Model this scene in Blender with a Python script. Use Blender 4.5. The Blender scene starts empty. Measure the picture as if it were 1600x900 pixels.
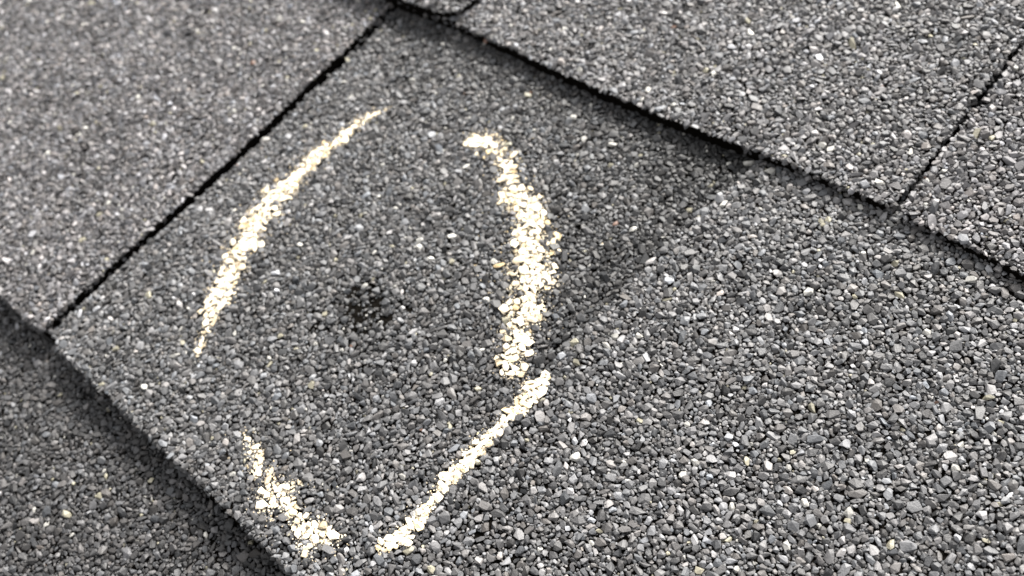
import bpy, math, random
import numpy as np
from mathutils import Matrix, Vector

SC = bpy.context.scene
RNG = np.random.default_rng(20)

# ----------------------------------------------------------------- roof frame
# All lengths below are millimetres on the roof plane: u along the courses,
# v up the slope, n out of the roof.  The roof itself is pitched by PITCH.
PITCH = math.radians(20)
ROOF = Matrix.Rotation(PITCH, 4, 'X')
MM = 0.001

# ----------------------------------------------------------------- camera
right = Vector((0.73518106, 0.63513044, -0.23689266))
down = Vector((0.44658374, -0.71671024, -0.53562057))
fwd = Vector((-0.50997232, 0.28798569, -0.81055072))
cam = bpy.data.cameras.new('camera')
cam.sensor_width = 36.0
cam.lens = 34.79
cam.clip_start = 0.004
cam.clip_end = 200.0
cam.dof.use_dof = True
cam.dof.focus_distance = 0.205
cam.dof.aperture_fstop = 16.0
cam_ob = bpy.data.objects.new('camera', cam)
SC.collection.objects.link(cam_ob)
m = Matrix.Identity(4)
for i in range(3):
    m[i][0] = right[i]; m[i][1] = -down[i]; m[i][2] = -fwd[i]
m.translation = Vector((0, 0, 199.66 * MM))
cam_ob.matrix_world = ROOF @ m
SC.camera = cam_ob

# ----------------------------------------------------------------- light
to_sun = (ROOF.to_3x3() @ Vector((-0.12, 0.82, 0.57))).normalized()
sun_el = math.asin(to_sun.z)
sun_az = math.atan2(to_sun.x, to_sun.y)
world = bpy.data.worlds.new('World')
SC.world = world
world.use_nodes = True
nt = world.node_tree
nt.nodes.clear()
sky = nt.nodes.new('ShaderNodeTexSky')
sky.sky_type = 'NISHITA'
sky.sun_disc = False
sky.sun_elevation = sun_el
sky.sun_rotation = sun_az
sky.air_density = 1.0
sky.dust_density = 3.0
sky.ozone_density = 1.0
hs = nt.nodes.new('ShaderNodeHueSaturation')      # grey cloud cover
hs.inputs['Saturation'].default_value = 0.05
bg = nt.nodes.new('ShaderNodeBackground')
bg.inputs['Strength'].default_value = 0.085
wo = nt.nodes.new('ShaderNodeOutputWorld')
nt.links.new(sky.outputs[0], hs.inputs['Color'])
nt.links.new(hs.outputs[0], bg.inputs['Color'])
nt.links.new(bg.outputs[0], wo.inputs['Surface'])
sl = bpy.data.lights.new('sun', 'SUN')
sl.energy = 2.7
sl.angle = math.radians(18)
sl.color = (1.0, 0.965, 0.91)
so = bpy.data.objects.new('sun', sl)
so.rotation_euler = to_sun.to_track_quat('Z', 'Y').to_euler()
SC.collection.objects.link(so)

SC.view_settings.view_transform = 'Standard'
SC.view_settings.look = 'None'
SC.view_settings.gamma = 1.0
SC.view_settings.use_curve_mapping = False
SC.view_settings.exposure = 1.9
SC.cycles.max_bounces = 5
SC.cycles.diffuse_bounces = 3
SC.cycles.glossy_bounces = 2

# ----------------------------------------------------------------- materials
def new_mat(name):
    mt = bpy.data.materials.new(name)
    mt.use_nodes = True
    t = mt.node_tree
    return mt, t, t.nodes['Principled BSDF']

def add_bump(t, bsdf, scale, strength, dist):
    tc = t.nodes.new('ShaderNodeTexCoord')
    nz = t.nodes.new('ShaderNodeTexNoise')
    nz.inputs['Scale'].default_value = scale
    nz.inputs['Detail'].default_value = 3.0
    b = t.nodes.new('ShaderNodeBump')
    b.inputs['Strength'].default_value = strength
    b.inputs['Distance'].default_value = dist
    t.links.new(tc.outputs['Object'], nz.inputs['Vector'])
    t.links.new(nz.outputs['Fac'], b.inputs['Height'])
    t.links.new(b.outputs['Normal'], bsdf.inputs['Normal'])
    return tc, nz

# mineral granules: each carries its own stone colour
M_GRAN, t, b = new_mat('mineral_granules')
tc, nz = add_bump(t, b, 2600, 0.5, 0.0002)
at = t.nodes.new('ShaderNodeAttribute'); at.attribute_name = 'stone'
mr = t.nodes.new('ShaderNodeMapRange')
mr.inputs[3].default_value = 0.72; mr.inputs[4].default_value = 1.28
mx = t.nodes.new('ShaderNodeVectorMath'); mx.operation = 'SCALE'
t.links.new(nz.outputs['Fac'], mr.inputs[0])
t.links.new(at.outputs['Color'], mx.inputs[0])
t.links.new(mr.outputs[0], mx.inputs['Scale'])
t.links.new(mx.outputs[0], b.inputs['Base Color'])
b.inputs['Roughness'].default_value = 0.55
b.inputs['Specular IOR Level'].default_value = 0.45

# asphalt felt that carries them
M_ASPH, t, b = new_mat('asphalt')
add_bump(t, b, 900, 0.8, 0.0008)
b.inputs['Base Color'].default_value = (0.0035, 0.0028, 0.002, 1)
b.inputs['Roughness'].default_value = 0.75
b.inputs['Specular IOR Level'].default_value = 0.03

# chalk
M_CHALK, t, b = new_mat('chalk')
tc, nz = add_bump(t, b, 3500, 0.6, 0.0002)
at = t.nodes.new('ShaderNodeAttribute'); at.attribute_name = 'stone'
t.links.new(at.outputs['Color'], b.inputs['Base Color'])
b.inputs['Roughness'].default_value = 1.0
b.inputs['Specular IOR Level'].default_value = 0.1

# roof surface away from the modelled shingles
M_ROOF, t, b = new_mat('distant_granules')
tc = t.nodes.new('ShaderNodeTexCoord')
vo = t.nodes.new('ShaderNodeTexVoronoi'); vo.inputs['Scale'].default_value = 520
cr = t.nodes.new('ShaderNodeValToRGB')
cr.color_ramp.elements[0].color = (0.045, 0.045, 0.046, 1)
cr.color_ramp.elements[1].color = (0.17, 0.17, 0.17, 1)
bp = t.nodes.new('ShaderNodeBump'); bp.inputs['Distance'].default_value = 0.0012
bp.invert = True
t.links.new(tc.outputs['Object'], vo.inputs['Vector'])
t.links.new(vo.outputs['Color'], cr.inputs['Fac'])
t.links.new(cr.outputs['Color'], b.inputs['Base Color'])
t.links.new(vo.outputs['Distance'], bp.inputs['Height'])
t.links.new(bp.outputs['Normal'], b.inputs['Normal'])
b.inputs['Roughness'].default_value = 0.7

# ----------------------------------------------------------------- noise
_PERM = RNG.permutation(4096)
_VAL = RNG.random(4096)
def vnoise(x, y, s, seed=0):
    x = np.asarray(x) / s + 1000 + seed * 17.3
    y = np.asarray(y) / s + 1000 + seed * 9.1
    xi = np.floor(x).astype(int); yi = np.floor(y).astype(int)
    fx = x - xi; fy = y - yi
    fx = fx * fx * (3 - 2 * fx); fy = fy * fy * (3 - 2 * fy)
    def h(a, c): return _VAL[_PERM[(a + _PERM[(c + seed * 131) & 4095]) & 4095]]
    return ((h(xi, yi) * (1 - fx) + h(xi + 1, yi) * fx) * (1 - fy)
            + (h(xi, yi + 1) * (1 - fx) + h(xi + 1, yi + 1) * fx) * fy)

def sstep(a, c, x):
    k = np.clip((x - a) / (c - a), 0, 1)
    return k * k * (3 - 2 * k)

# ----------------------------------------------------------------- granule shapes
def shape_library(nv, n):
    """crushed stone: convex hulls of nv points, every hull with 2*nv-4 faces"""
    import bmesh
    lib, fac = [], []
    while len(lib) < n:
        pts = []
        while len(pts) < nv:                      # spread points, uneven on purpose
            c = RNG.normal(size=(2, 3)); c /= np.linalg.norm(c, axis=1)[:, None]
            if not pts: pts.append(c[0]); continue
            d = np.linalg.norm(c[:, None, :] - np.array(pts)[None], axis=2).min(axis=1)
            pts.append(c[d.argmax()])
        pts = np.array(pts)
        bm = bmesh.new()
        vs = [bm.verts.new(p) for p in pts]
        bmesh.ops.convex_hull(bm, input=vs)
        bmesh.ops.triangulate(bm, faces=bm.faces[:])
        bm.verts.index_update()
        f = [[w.index for w in q.verts] for q in bm.faces]
        v = np.array([w.co[:] for w in bm.verts])
        bm.free()
        if len(f) != 2 * nv - 4 or len(v) != nv: continue
        lo, hi = v.min(0), v.max(0)
        lib.append((v - (lo + hi) / 2) / ((hi - lo) / 2) * 1.02)
        fac.append(f)
    return np.array(lib), np.array(fac)

LIB_HI, F_HI = shape_library(12, 200)
LIB_LO, F_LO = shape_library(8, 80)

def rot_mats(yaw, tx, ty):
    c, s = np.cos(yaw), np.sin(yaw); o = np.zeros_like(yaw); i = o + 1
    Z = np.array([[c, -s, o], [s, c, o], [o, o, i]]).transpose(2, 0, 1)
    c, s = np.cos(tx), np.sin(tx)
    X = np.array([[i, o, o], [o, c, -s], [o, s, c]]).transpose(2, 0, 1)
    c, s = np.cos(ty), np.sin(ty)
    Y = np.array([[c, o, s], [o, i, o], [-s, o, c]]).transpose(2, 0, 1)
    return Y @ X @ Z

class Grains:
    """granule records; pos in mm, radii a (long), b, c (height)"""
    def __init__(self):
        self.p = []; self.r = []; self.ang = []; self.col = []; self.hi = []
    def add(self, p, r, ang, col, hi):
        self.p.append(p); self.r.append(r); self.ang.append(ang); self.col.append(col)
        self.hi.append(np.full(len(p), hi))
    def cat(self):
        return (np.concatenate(self.p), np.concatenate(self.r), np.concatenate(self.ang),
                np.concatenate(self.col), np.concatenate(self.hi))

def grain_arrays(p, r, ang, lib, f, cut=None, lift=0.0, grow=1.0):
    n = len(p)
    k = RNG.integers(0, len(lib), n) if not hasattr(grain_arrays, 'pick') or grain_arrays.pick is None else grain_arrays.pick
    V = lib[k] * (r * grow)[:, None, :]
    R = rot_mats(ang[:, 0], ang[:, 1], ang[:, 2])
    V = np.einsum('nij,nkj->nki', R, V)
    if cut is not None:
        top = V[:, :, 2].max(axis=1)
        V[:, :, 2] = np.maximum(V[:, :, 2], (cut * top)[:, None])
    V = V + p[:, None, :]
    V[:, :, 2] += lift
    m_ = lib.shape[1]
    Fq = (f[k] + (np.arange(n) * m_)[:, None, None]).reshape(-1, 3)
    return V.reshape(-1, 3), Fq, k
grain_arrays.pick = None

def mesh_from(name, V, F, mat, col=None, parent=None, origin=(0, 0, 0)):
    V = (np.asarray(V) - np.asarray(origin)) * MM
    me = bpy.data.meshes.new(name)
    me.vertices.add(len(V)); me.vertices.foreach_set('co', V.astype(np.float32).ravel())
    me.loops.add(len(F) * 3); me.loops.foreach_set('vertex_index', F.astype(np.int32).ravel())
    me.polygons.add(len(F))
    me.polygons.foreach_set('loop_start', np.arange(0, len(F) * 3, 3, dtype=np.int32))
    me.update(calc_edges=True)
    me.shade_flat()
    if col is not None:
        a = me.color_attributes.new('stone', 'FLOAT_COLOR', 'POINT')
        c4 = np.ones((len(V), 4), np.float32); c4[:, :3] = col
        a.data.foreach_set('color', c4.ravel())
    me.materials.append(mat)
    o = bpy.data.objects.new(name, me)
    SC.collection.objects.link(o)
    if parent is not None: o.parent = parent
    return o

# ----------------------------------------------------------------- geometry of the courses
EXPO = 147.0
SLOPE = 4.0 / EXPO
V0, V1, VG = -12.7, 134.6, -160.0
def course_z(v, vk, off=0.0):
    return 2.2 + off - SLOPE * (np.asarray(v) - vk)

# part of the roof that gets real granules (a good margin round the photograph)
VIEW = np.array([(-383, 63), (-67, 212), (0.5, 75), (-180, -59)], float)
VIEW_C = VIEW.mean(axis=0)
VIEW_BIG = VIEW_C + (VIEW - VIEW_C) * 2.0
VIEW_NEAR = VIEW_C + (VIEW - VIEW_C) * 1.15

def inside(poly, x, y):
    poly = np.asarray(poly); r = np.zeros(len(x), bool)
    j = len(poly) - 1
    for i in range(len(poly)):
        xi, yi = poly[i]; xj, yj = poly[j]
        c = ((yi > y) != (yj > y)) & (x < (xj - xi) * (y - yi) / (yj - yi + 1e-12) + xi)
        r ^= c; j = i
    return r

def rough(poly, amp=0.35, step=1.5, seed=0):
    """outline cut by a blade through stone: resampled and slightly uneven"""
    out = []
    n = len(poly)
    for i in range(n):
        a = np.array(poly[i], float); c = np.array(poly[(i + 1) % n], float)
        L = np.linalg.norm(c - a); k = max(1, int(L / step))
        if L > 260: k = max(1, int(L / 6))
        d = (c - a) / L; nn = np.array([-d[1], d[0]])
        for q in range(k):
            p = a + (c - a) * q / k
            w = (vnoise(p[0:1], p[1:2], 5.0, seed)[0] - 0.5) * 2 + (vnoise(p[0:1], p[1:2], 18.0, seed + 3)[0] - 0.5) * 2.5
            out.append(p + nn * w * amp)
    return np.array(out)

def slab(name, poly, zfun, thick, parent, base):
    """asphalt sheet: outline extruded, top following the course"""
    me = bpy.data.meshes.new(name)
    n = len(poly)
    zt = zfun(poly[:, 0], poly[:, 1]) - 0.4
    top = np.c_[poly, zt]; bot = np.c_[poly, zt - thick]
    V = (np.r_[top, bot] - np.asarray(base)) * MM
    faces = [list(range(n)), list(range(2 * n - 1, n - 1, -1))]
    for i in range(n):
        j = (i + 1) % n
        faces.append([i, i + n, j + n, j])
    me.from_pydata(V.tolist(), [], faces)
    me.materials.append(M_ASPH)
    me.update()
    o = bpy.data.objects.new(name, me)
    SC.collection.objects.link(o)
    o.parent = parent
    return o

def stone_colours(n, u, v, tone, warm=0.0):
    g = 0.092 * np.exp(RNG.normal(0, 0.42, n))
    g *= 0.86 + 0.28 * vnoise(u, v, 14, 5)
    g *= tone
    c = np.stack([g, g, g], 1)
    hue = RNG.normal(0, 1, n)
    c[:, 0] *= 1 + 0.03 * hue + warm
    c[:, 1] *= 0.982 - 0.35 * warm
    c[:, 2] *= 1 - 0.03 * hue - 0.05 * warm - 0.002
    q = RNG.random(n)
    dark = q < 0.10
    c[dark] *= RNG.uniform(0.35, 0.65, dark.sum())[:, None]
    lt = (q > 0.91) & (q <= 0.976)
    c[lt] *= RNG.uniform(1.2, 1.6, lt.sum())[:, None]
    wh = (q > 0.981) & (q <= 0.990)
    c[wh] = RNG.uniform(0.22, 0.48, wh.sum())[:, None] * np.array([1.0, 0.97, 0.90])
    cr_ = (q > 0.990) & (q <= 0.9965)
    c[cr_] = RNG.uniform(0.16, 0.32, cr_.sum())[:, None] * np.array([1.0, 0.93, 0.70])
    ru = q > 0.9997
    c[ru] = RNG.uniform(0.8, 1.2, ru.sum())[:, None] * np.array([0.12, 0.065, 0.045])
    return c

def dent(u, v):
    return 0.45 * np.exp(-(((u + 157) / 9.0) ** 2 + ((v - 45) / 7.5) ** 2))

CLASSES = [(1.30, 0.012), (1.1, 0.05), (0.92, 0.22), (0.76, 0.60), (0.62, 1.4), (0.50, 2.4), (0.39, 3.4), (0.29, 4.0)]

def pack(dom_test, bbox, size=1.0):
    """tight packing of ellipses by dart throwing on an occupancy raster"""
    RES = 0.16
    u0, v0, u1, v1 = bbox
    W = int((u1 - u0) / RES) + 60; H = int((v1 - v0) / RES) + 60
    occ = np.zeros((H, W), bool)
    out = []
    area = (u1 - u0) * (v1 - v0)
    for rad, dens in CLASSES:
        rad *= size * 0.93
        n = int(area * dens)
        u = RNG.uniform(u0, u1, n); v = RNG.uniform(v0, v1, n)
        k = dom_test(u, v); u = u[k]; v = v[k]
        ix = ((u - u0) / RES).astype(int) + 30; iy = ((v - v0) / RES).astype(int) + 30
        k = ~occ[iy, ix]; u, v, ix, iy = u[k], v[k], ix[k], iy[k]
        # stamps for this class
        st = []
        for _ in range(24):
            asp = RNG.uniform(1.0, 1.75) if RNG.random() < 0.92 else RNG.uniform(1.75, 2.4)
            a = rad * math.sqrt(asp) * RNG.uniform(0.9, 1.1); b_ = rad / math.sqrt(asp) * RNG.uniform(0.9, 1.1)
            th = RNG.uniform(0, math.pi)
            w = int(a / RES) + 1
            yy, xx = np.mgrid[-w:w + 1, -w:w + 1] * RES
            x = xx * math.cos(th) + yy * math.sin(th); y = -xx * math.sin(th) + yy * math.cos(th)
            e = (x / a) ** 2 + (y / b_) ** 2
            st.append((w, e <= 0.80, e <= 0.95, a, b_, th))
        pick = RNG.integers(0, 24, len(u))
        for i in range(len(u)):
            w, core, full, a, b_, th = st[pick[i]]
            y, x = iy[i], ix[i]
            if occ[y, x]: continue
            win = occ[y - w:y + w + 1, x - w:x + w + 1]
            if (win & core).any(): continue
            win |= full
            out.append((u[i], v[i], a, b_, th))
    return np.array(out)

def clad(poly, zfun, tone_fun, warm=0.0, bare=None, size=1.0, edges=(), edge_tone=0.6, clip=VIEW_BIG):
    """all the granules of one asphalt layer"""
    u0, v0 = np.maximum(poly.min(0), clip.min(0)); u1, v1 = np.minimum(poly.max(0), clip.max(0))
    test = lambda x, y: inside(poly, x, y) & inside(clip, x, y)
    g = Grains()
    P = pack(test, (u0, v0, u1, v1), size)
    if bare is not None:
        P = P[RNG.random(len(P)) > bare(P[:, 0], P[:, 1])]
    n = len(P); u, v = P[:, 0], P[:, 1]
    c_ = np.minimum(P[:, 3], 0.9) * RNG.uniform(0.45, 0.85, n)
    z = zfun(u, v) - dent(u, v) + RNG.uniform(0.0, 0.85, n) * c_ + (vnoise(u, v, 30, 8) - 0.5) * 0.3
    tilt = RNG.normal(0, 0.30, (n, 2))
    ang = np.c_[P[:, 4], tilt]
    col = stone_colours(n, u, v, tone_fun(u, v), warm)
    near = inside(VIEW_NEAR, u, v)
    for flag in (True, False):
        s = near == flag
        g.add(np.c_[u, v, z][s], np.c_[P[:, 2] * 1.06, P[:, 3] * 1.06, c_][s], ang[s], col[s], flag)
    # fines pressed in between the larger stones
    n = int((u1 - u0) * (v1 - v0) * 0.85)
    u = RNG.uniform(u0, u1, n); v = RNG.uniform(v0, v1, n)
    k = test(u, v)
    if bare is not None: k &= RNG.random(n) > bare(u, v) * 1.1
    u, v = u[k], v[k]; n = len(u)
    r = RNG.uniform(0.28, 0.62, n)
    rr = np.c_[r * RNG.uniform(0.9, 1.5, n), r, r * RNG.uniform(0.6, 0.9, n)]
    col = stone_colours(n, u, v, tone_fun(u, v) * 0.6, warm)
    g.add(np.c_[u, v, zfun(u, v) - dent(u, v) + RNG.uniform(-0.35, 0.0, n)], rr, np.c_[RNG.uniform(0, 6.28, n), RNG.normal(0, 0.4, (n, 2))], col, False)
    # stones clinging to the cut edge
    for a, c, dens, depth in edges:
        a = np.array(a, float); c = np.array(c, float); L = np.linalg.norm(c - a)
        d = (c - a) / L; nn = np.array([d[1], -d[0]])
        n = int(L * dens); tt = RNG.random(n)
        p = a + (c - a) * tt[:, None] + nn * RNG.normal(0.0, 0.22, n)[:, None]
        k = inside(clip, p[:, 0], p[:, 1]); p = p[k]; n = len(p)
        if not n: continue
        r = RNG.uniform(0.35, 0.85, n)
        rr = np.c_[r * RNG.uniform(1, 1.5, n), r, r * RNG.uniform(0.6, 0.95, n)]
        z = zfun(p[:, 0], p[:, 1]) - RNG.random(n) ** 1.6 * depth
        col = stone_colours(n, p[:, 0], p[:, 1], tone_fun(p[:, 0], p[:, 1]) * edge_tone, warm)
        g.add(np.c_[p, z], rr, np.c_[RNG.uniform(0, 6.28, n), RNG.normal(0, 0.6, (n, 2))], col, True)
    return g

def coat(g, parent, base):
    p, r, ang, col, hi = g.cat()
    Vs, Fs, Cs = [], [], []; off = 0
    picks = np.zeros(len(p), int)
    for flag, lib, f in ((True, LIB_HI, F_HI), (False, LIB_LO, F_LO)):
        s = hi == flag
        if not s.any(): continue
        V, F, k = grain_arrays(p[s], r[s], ang[s], lib, f)
        picks[s] = k
        Vs.append(V); Fs.append(F + off); Cs.append(np.repeat(col[s], lib.shape[1], axis=0)); off += len(V)
    o = mesh_from('granule_surface', np.concatenate(Vs), np.concatenate(Fs), M_GRAN, np.concatenate(Cs), parent, base)
    o['kind'] = 'stuff'
    return picks

def empty(name, base, label, cat, group=None):
    o = bpy.data.objects.new(name, None)
    o.empty_display_size = 0.02
    SC.collection.objects.link(o)
    o.matrix_world = ROOF @ Matrix.Translation(Vector(base) * MM)
    o['label'] = label; o['category'] = cat
    if group: o['group'] = group
    return o

# ----------------------------------------------------------------- roof underneath
def roof_sheet():
    me = bpy.data.meshes.new('roof')
    S_ = 3.0
    me.from_pydata([(-S_, -S_, 0), (S_, -S_, 0), (S_, S_, 0), (-S_, S_, 0)], [], [(0, 1, 2, 3)])
    me.materials.append(M_ROOF)
    o = bpy.data.objects.new('roof', me)
    SC.collection.objects.link(o)
    o.matrix_world = ROOF @ Matrix.Translation((0, 0, -0.0075))
    o['kind'] = 'structure'
roof_sheet()

GROUP = 'grey granule coated roof shingles'
flat = lambda u, v: np.ones(len(u))

# --- course below ------------------------------------------------------------
base = (-200, -90, 0)
t_low = empty('roof_shingle', base, 'lowest grey shingle, lying in shade under the bottom edge of the chalked one', 'roof shingle', GROUP)
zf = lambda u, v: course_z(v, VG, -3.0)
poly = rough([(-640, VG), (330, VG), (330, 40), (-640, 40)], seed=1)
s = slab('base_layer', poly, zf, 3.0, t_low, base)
g = clad(np.array([(-640, VG), (330, VG), (330, -6), (-640, -6)]), zf, lambda u, v: 0.53 + 0 * u, 0.01)  # low tone: shade below the overlapping step is put into the stone colour
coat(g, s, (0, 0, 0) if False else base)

# --- upper left neighbour in the same course -----------------------------------
base = (-320, 60, 0)
t_left = empty('roof_shingle', base, 'upper left grey shingle, left of the long dark butt joint', 'roof shingle', GROUP)
zf = lambda u, v: course_z(v, V0, 0.7) + 0.8 * sstep(80, 134, np.asarray(v)) * 0
outline = [(-700, V0), (-231.5, V0 + 0.3), (-229.9, V0 + 1.6), (-230.0, 60), (-230.6, 100), (-232.6, 133), (-233, 170), (-700, 170)]
poly = rough(outline, amp=0.5, seed=2)
s = slab('base_layer', poly, zf, 6.9, t_left, base)
g = clad(poly[:, :], zf, lambda u, v: 1.16 + 0 * u, 0.02,
         edges=[((-231.5, V0), (-420, V0), 2.2, 4.0), ((-233, 150), (-230, V0), 2.4, 2.6)])
coat(g, s, base)

# --- chalked shingle ----------------------------------------------------------
base = (-150, 50, 0)
t_mid = empty('roof_shingle', base, 'central dark grey shingle with a chalk circle and a small bare bruise', 'roof shingle', GROUP)
zB = lambda u, v: course_z(v, V0)
C_LINE = [(-95.6, 150), (-95.9, 134.2), (-97.2, 120.4), (-98.9, 112.2), (-100.2, 103.3), (-100.8, 90.7), (-101.8, 74.7),
          (-102.2, 60.8), (-102.0, 50), (-102.8, 35.8), (-103.3, 19.2), (-103.6, 2.9), (-103.8, V0)]
c_v = np.array([q[1] for q in C_LINE][::-1]); c_u = np.array([q[0] for q in C_LINE][::-1])
line_u = lambda v: np.interp(v, c_v, c_u)
outline = [(-226.4, V0 + 2.2), (-224.0, V0 + 1.0), (-218, V0), (330, V0), (330, 170), (-230.2, 170), (-229.6, 133), (-227.0, 110), (-226.4, 60), (-227.2, 16)]
poly = rough(outline, amp=0.55, seed=3)
s_b = slab('base_layer', poly, zB, 6.2, t_mid, base)

def bare(u, v):
    out = np.zeros(len(u))
    for cu, cv, ru, rv, k in ((-155.5, 45, 8, 6.5, 0.46), (-152, 47, 3.0, 2.2, 0.82), (-158, 44, 2.3, 1.7, 0.82), (-156.5, 50.5, 2.8, 1.5, 0.74),
                              (-149, 40, 2.0, 1.4, 0.85), (-161, 34, 3.2, 1.8, 0.78), (-165, 37, 1.8, 1.2, 0.5), (-164, 51, 1.6, 1.0, 0.6), (-144, 51, 1.6, 1.0, 0.85),
                              (-162, 48, 1.5, 1.0, 0.9), (-154, 42, 1.6, 1.1, 0.9), (-155, 35, 1.4, 1.0, 0.8), (-147, 46, 1.4, 1.2, 0.9)):
        d = ((u - cu) / ru) ** 2 + ((v - cv) / rv) ** 2
        out = np.maximum(out, k * np.exp(-d * 1.1))
    return out
def toneB(u, v):
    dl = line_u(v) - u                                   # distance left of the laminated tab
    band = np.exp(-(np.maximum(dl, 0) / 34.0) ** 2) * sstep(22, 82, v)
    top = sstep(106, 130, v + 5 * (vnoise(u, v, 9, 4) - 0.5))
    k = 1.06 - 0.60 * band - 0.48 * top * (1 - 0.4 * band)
    k *= 1 - 0.08 * sstep(-215, -190, u)
    k *= 1 - 0.42 * np.exp(-(((u + 156) / 9.5) ** 2 + ((v - 43.5) / 8.5) ** 2))     # asphalt smeared over the bruise
    return k
polyB = np.array([q for q in poly if q[0] < -60])
polyB = poly.copy(); polyB[:, 0] = np.where(polyB[:, 0] > -95, -95, polyB[:, 0])
domB = np.array(outline[:3] + [(-98.5, V0), (-98.0, 60), (-90, 150)] + outline[5:])
domB[:, 1] = np.minimum(domB[:, 1], 142)
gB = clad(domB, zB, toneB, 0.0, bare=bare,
          edges=[((-105, V0), (-222, V0), 2.2, 4.6), ((-226.9, V0), (-226.4, 60), 1.5, 2.6), ((-226.4, 60), (-229.6, 136), 1.5, 2.6)])
pickB = coat(gB, s_b, base)

# laminated tab on its right
zC = lambda u, v: course_z(v, V0, 1.15)
outC = [(x, y) for x, y in C_LINE][::-1] + [(330, 150), (330, V0)]
polyC = rough(outC, amp=0.45, seed=6)
s_c = slab('overlay_tab', polyC, zC, 1.25, t_mid, base)
s_c['label'] = 'lighter grey laminated tab with a ragged left edge'
def toneC(u, v):
    k = 1.08 + 0.10 * (vnoise(u, v, 40, 2) - 0.5)
    k *= 1 - 0.16 * sstep(60, 20, v) * sstep(-60, -100, u)
    return k
gC = clad(polyC, zC, toneC, 0.0, edges=[(C_LINE[1], C_LINE[-1], 1.3, 0.7)], edge_tone=1.05)
pickC = coat(gC, s_c, base)

# --- course above -------------------------------------------------------------
base = (-140, 180, 0)
t_up = empty('roof_shingle', base, 'upper right grey shingle whose bottom edge overlaps the chalked one', 'roof shingle', GROUP)
zD = lambda u, v: course_z(v, V1, 0.1)
outD = [(-560, V1 - 0.8), (-225, V1 - 1.4), (-201, V1 - 0.2), (-163, V1 - 1.8), (-132, V1 - 1.4), (-112, V1 - 0.4), (-95, V1 + 0.6),
        (-76, V1 + 1.2), (-63.5, V1 + 1.3), (-61.1, V1 + 3.0), (-61.2, 165), (-61.4, 330), (-560, 330)]
polyD = rough(outD, amp=0.30, seed=7)
s_d = slab('base_layer', polyD, zD, 4.2, t_up, base)
toneD = lambda u, v: 1.10 + 0.14 * (vnoise(u, v, 45, 3) - 0.5) + 0.05 * sstep(150, 136, v)
gD = clad(polyD, zD, toneD, 0.01, edges=[((-60.8, V1 + 1.3), (-230, V1 - 1), 1.2, 2.0), ((-61.2, 300), (-61, V1), 1.5, 2.0)])
coat(gD, s_d, base)
zF = lambda u, v: course_z(v, V1, 2.3)
outF = [(-560, V1 - 2.6), (-233, V1 - 2.6), (-217, V1 - 1.5), (-207.5, V1 - 0.2), (-203.2, V1 + 2.4), (-201.9, V1 + 6), (-202, V1 + 14), (-202.3, 330), (-560, 330)]
polyF = rough(outF, amp=0.6, seed=8)
s_f = slab('overlay_tab', polyF, zF, 2.35, t_up, base)
gF = clad(polyF, zF, lambda u, v: 0.95 + 0 * u, 0.01, edges=[((-203.2, V1 + 2.4), (-240, V1 - 2.6), 1.7, 1.6), ((-202, 200), (-203, V1 + 2), 1.2, 1.4)])
coat(gF, s_f, base)

base = (40, 180, 0)
t_right = empty('roof_shingle', base, 'grey shingle at the right edge of the view, right of the thin crooked joint', 'roof shingle', GROUP)
zE = lambda u, v: course_z(v, V1, -0.2)
outE = [(-58.7, V1 + 2.6), (-57.5, V1 + 0.9), (-44, V1 + 0.4), (-28, V1 - 1.0), (330, V1 - 1.0), (330, 330), (-59.1, 330), (-59.0, 165)]
polyE = rough(outE, amp=0.30, seed=9)
s_e = slab('base_layer', polyE, zE, 3.9, t_right, base)
gE = clad(polyE, zE, lambda u, v: 1.06 + 0 * u, 0.02, edges=[((330, V1 - 1), (-57.5, V1 + 0.5), 1.7, 2.4)])
coat(gE, s_e, base)

# ----------------------------------------------------------------- chalk circle
STROKES = [
    [(-199.6, 100.1, 0.9), (-202.0, 96.4, 2.3), (-204.1, 86.0, 4.4), (-206.3, 73.3, 5.9), (-205.5, 63.4, 6.8), (-205.3, 56.8, 7.9),
     (-204.1, 49.4, 7.9), (-200.6, 41.6, 7.9), (-197.4, 34.1, 6.5), (-193.8, 27.6, 5.9), (-190.7, 22.3, 4.4), (-187.5, 16.0, 3.1), (-183.0, 10.3, 2.3)],
    [(-168.5, 102.6, 3.2), (-163.7, 104.8, 5.4), (-155.6, 101.9, 6.0), (-149.1, 96.5, 6.3), (-141.7, 93.3, 7.9), (-134.3, 89.1, 8.9),
     (-127.4, 82.6, 9.8), (-122.5, 75.3, 9.5), (-117.9, 68.1, 8.6), (-114.5, 60.6, 7.3), (-111.0, 53.4, 5.1)],
    [(-101.7, 56.2, 1.4), (-102.1, 52.7, 4.1), (-102.8, 44.8, 3.5), (-103.5, 36.5, 3.0), (-103.8, 28.0, 3.0), (-104.0, 19.6, 3.2),
     (-103.6, 13.9, 4.6), (-103.2, 8.3, 4.3), (-104.5, 3.0, 2.5)],
    [(-153.8, 2.3, 2.2), (-150.7, 1.4, 2.2), (-146.9, 0.0, 3.5), (-140.8, -1.6, 5.4), (-133.2, -2.9, 6.3), (-125.2, -3.7, 6.3),
     (-119.3, -4.0, 5.4), (-115.0, -1.8, 3.5), (-114.2, 0.1, 1.3)]]

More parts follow.
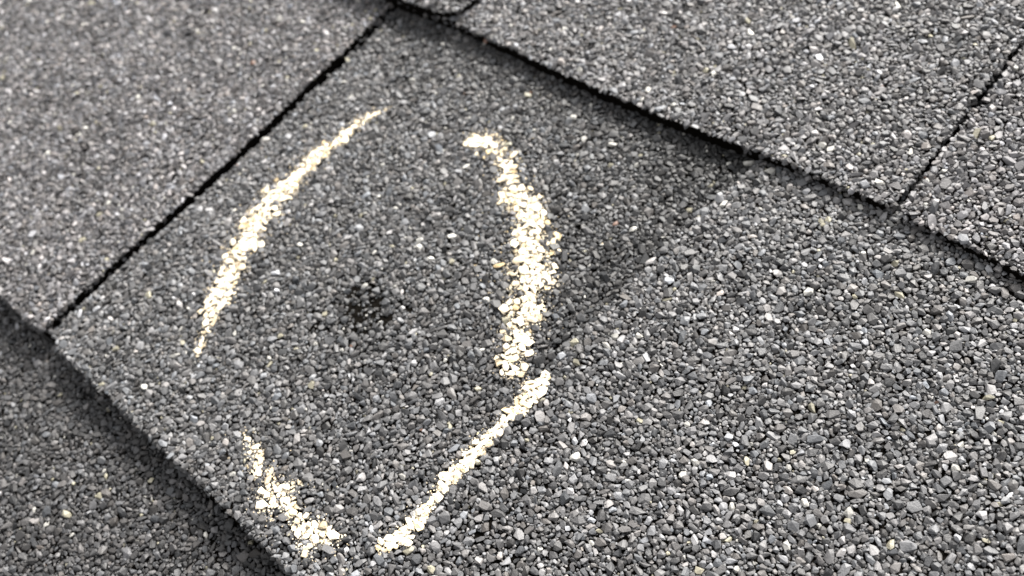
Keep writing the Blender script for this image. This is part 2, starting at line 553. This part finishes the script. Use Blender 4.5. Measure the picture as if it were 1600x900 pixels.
def stroke_field(path, u, v):
    """pressure of the chalk: 1 on the centre line, 0 at the rim"""
    P = np.array(path, float)
    best = np.full(len(u), 9.0)
    for i in range(len(P) - 1):
        a, c = P[i], P[i + 1]
        d = c[:2] - a[:2]; L2 = (d ** 2).sum()
        t_ = np.clip(((u - a[0]) * d[0] + (v - a[1]) * d[1]) / L2, 0, 1)
        dist = np.hypot(u - a[0] - t_ * d[0], v - a[1] - t_ * d[1])
        w = (a[2] + (c[2] - a[2]) * t_) / 2
        best = np.minimum(best, dist / w)
    return 1 - best

base = (-150, 50, 1.0)
t_ch = empty('chalk_circle', base, 'broken cream chalk circle of four strokes drawn on the central shingle', 'chalk mark')
def chalk_colours(n, thin):
    c = np.array([0.88, 0.775, 0.60])[None, :] * RNG.uniform(0.85, 1.08, (n, 1))
    y = (RNG.random(n) < 0.10)[:, None]
    c = np.where(y, c * np.array([1.0, 0.93, 0.76]), c)
    thin = np.asarray(thin)[:, None]
    return c * (1 - (1 - thin) * np.array([0.42, 0.46, 0.52]))
pools = []
for gr, pk in ((gB, pickB), (gC, pickC)):
    p, r, ang, col, hi = gr.cat()
    pools.append((p, r, ang, hi, pk))
for path, pressure in zip(STROKES, (0.95, 0.82, 0.92, 0.68)):
    Vs, Fs, Cs = [], [], []; off = 0
    for p, r, ang, hi, pk in pools:
        f_ = stroke_field(path, p[:, 0], p[:, 1])
        f_ = f_ * pressure + (vnoise(p[:, 0], p[:, 1], 2.6, 21) - 0.5) * 1.0 + (vnoise(p[:, 0], p[:, 1], 8, 22) - 0.5) * 0.6
        rel = p[:, 2] + r[:, 2] - course_z(p[:, 1], V0)
        f_ = f_ + (rel - 0.6) * 0.55 + RNG.normal(0, 0.30, len(p))
        for flag, lib, f in ((True, LIB_HI, F_HI), (False, LIB_LO, F_LO)):
            s_ = (f_ > 0.20) & (hi == flag)
            if not s_.any(): continue
            pr = np.clip((f_[s_] - 0.20) / 0.5, 0, 1)
            grain_arrays.pick = pk[s_]
            V, F, _ = grain_arrays(p[s_], r[s_], ang[s_], lib, f, cut=0.85 - 0.48 * pr, lift=0.04, grow=1.03)
            grain_arrays.pick = None
            Vs.append(V); Fs.append(F + off); off += len(V)
            Cs.append(np.repeat(chalk_colours(len(pr), np.minimum(1, pr * 1.6)), lib.shape[1], axis=0))
    # crumbs of chalk caught between the stones
    P = np.array(path)
    n = 160000
    lo = P[:, :2].min(0) - 8; hi_ = P[:, :2].max(0) + 8
    u = RNG.uniform(lo[0], hi_[0], n); v = RNG.uniform(lo[1], hi_[1], n)
    f_ = stroke_field(path, u, v) * pressure + (vnoise(u, v, 2.6, 21) - 0.5) * 1.0 + (vnoise(u, v, 8, 22) - 0.5) * 0.6
    area_f = n / ((hi_ - lo).prod())
    k = RNG.random(n) < np.where(f_ > 0.3, 2.0, np.where(f_ > -0.25, 2.2, np.where(f_ > -0.8, 0.5, np.where(f_ > -2.2, 0.03, 0.0)))) / area_f
    u, v = u[k], v[k]; n = len(u)
    zz = np.where(u > line_u(v), zC(u, v), zB(u, v)) + RNG.uniform(0.2, 0.75, n)
    r = RNG.uniform(0.05, 0.24, n) * RNG.uniform(0.6, 1, n)
    V, F, _ = grain_arrays(np.c_[u, v, zz], np.c_[r * 1.3, r, r * 0.8], np.c_[RNG.uniform(0, 6.28, n), RNG.normal(0, 0.5, (n, 2))], LIB_LO, F_LO)
    Vs.append(V); Fs.append(F + off); Cs.append(np.repeat(chalk_colours(n, np.clip(f_[k] + 0.9, 0.25, 1)), LIB_LO.shape[1], axis=0))
    mesh_from('chalk_stroke', np.concatenate(Vs), np.concatenate(Fs), M_CHALK, np.concatenate(Cs), t_ch, base)
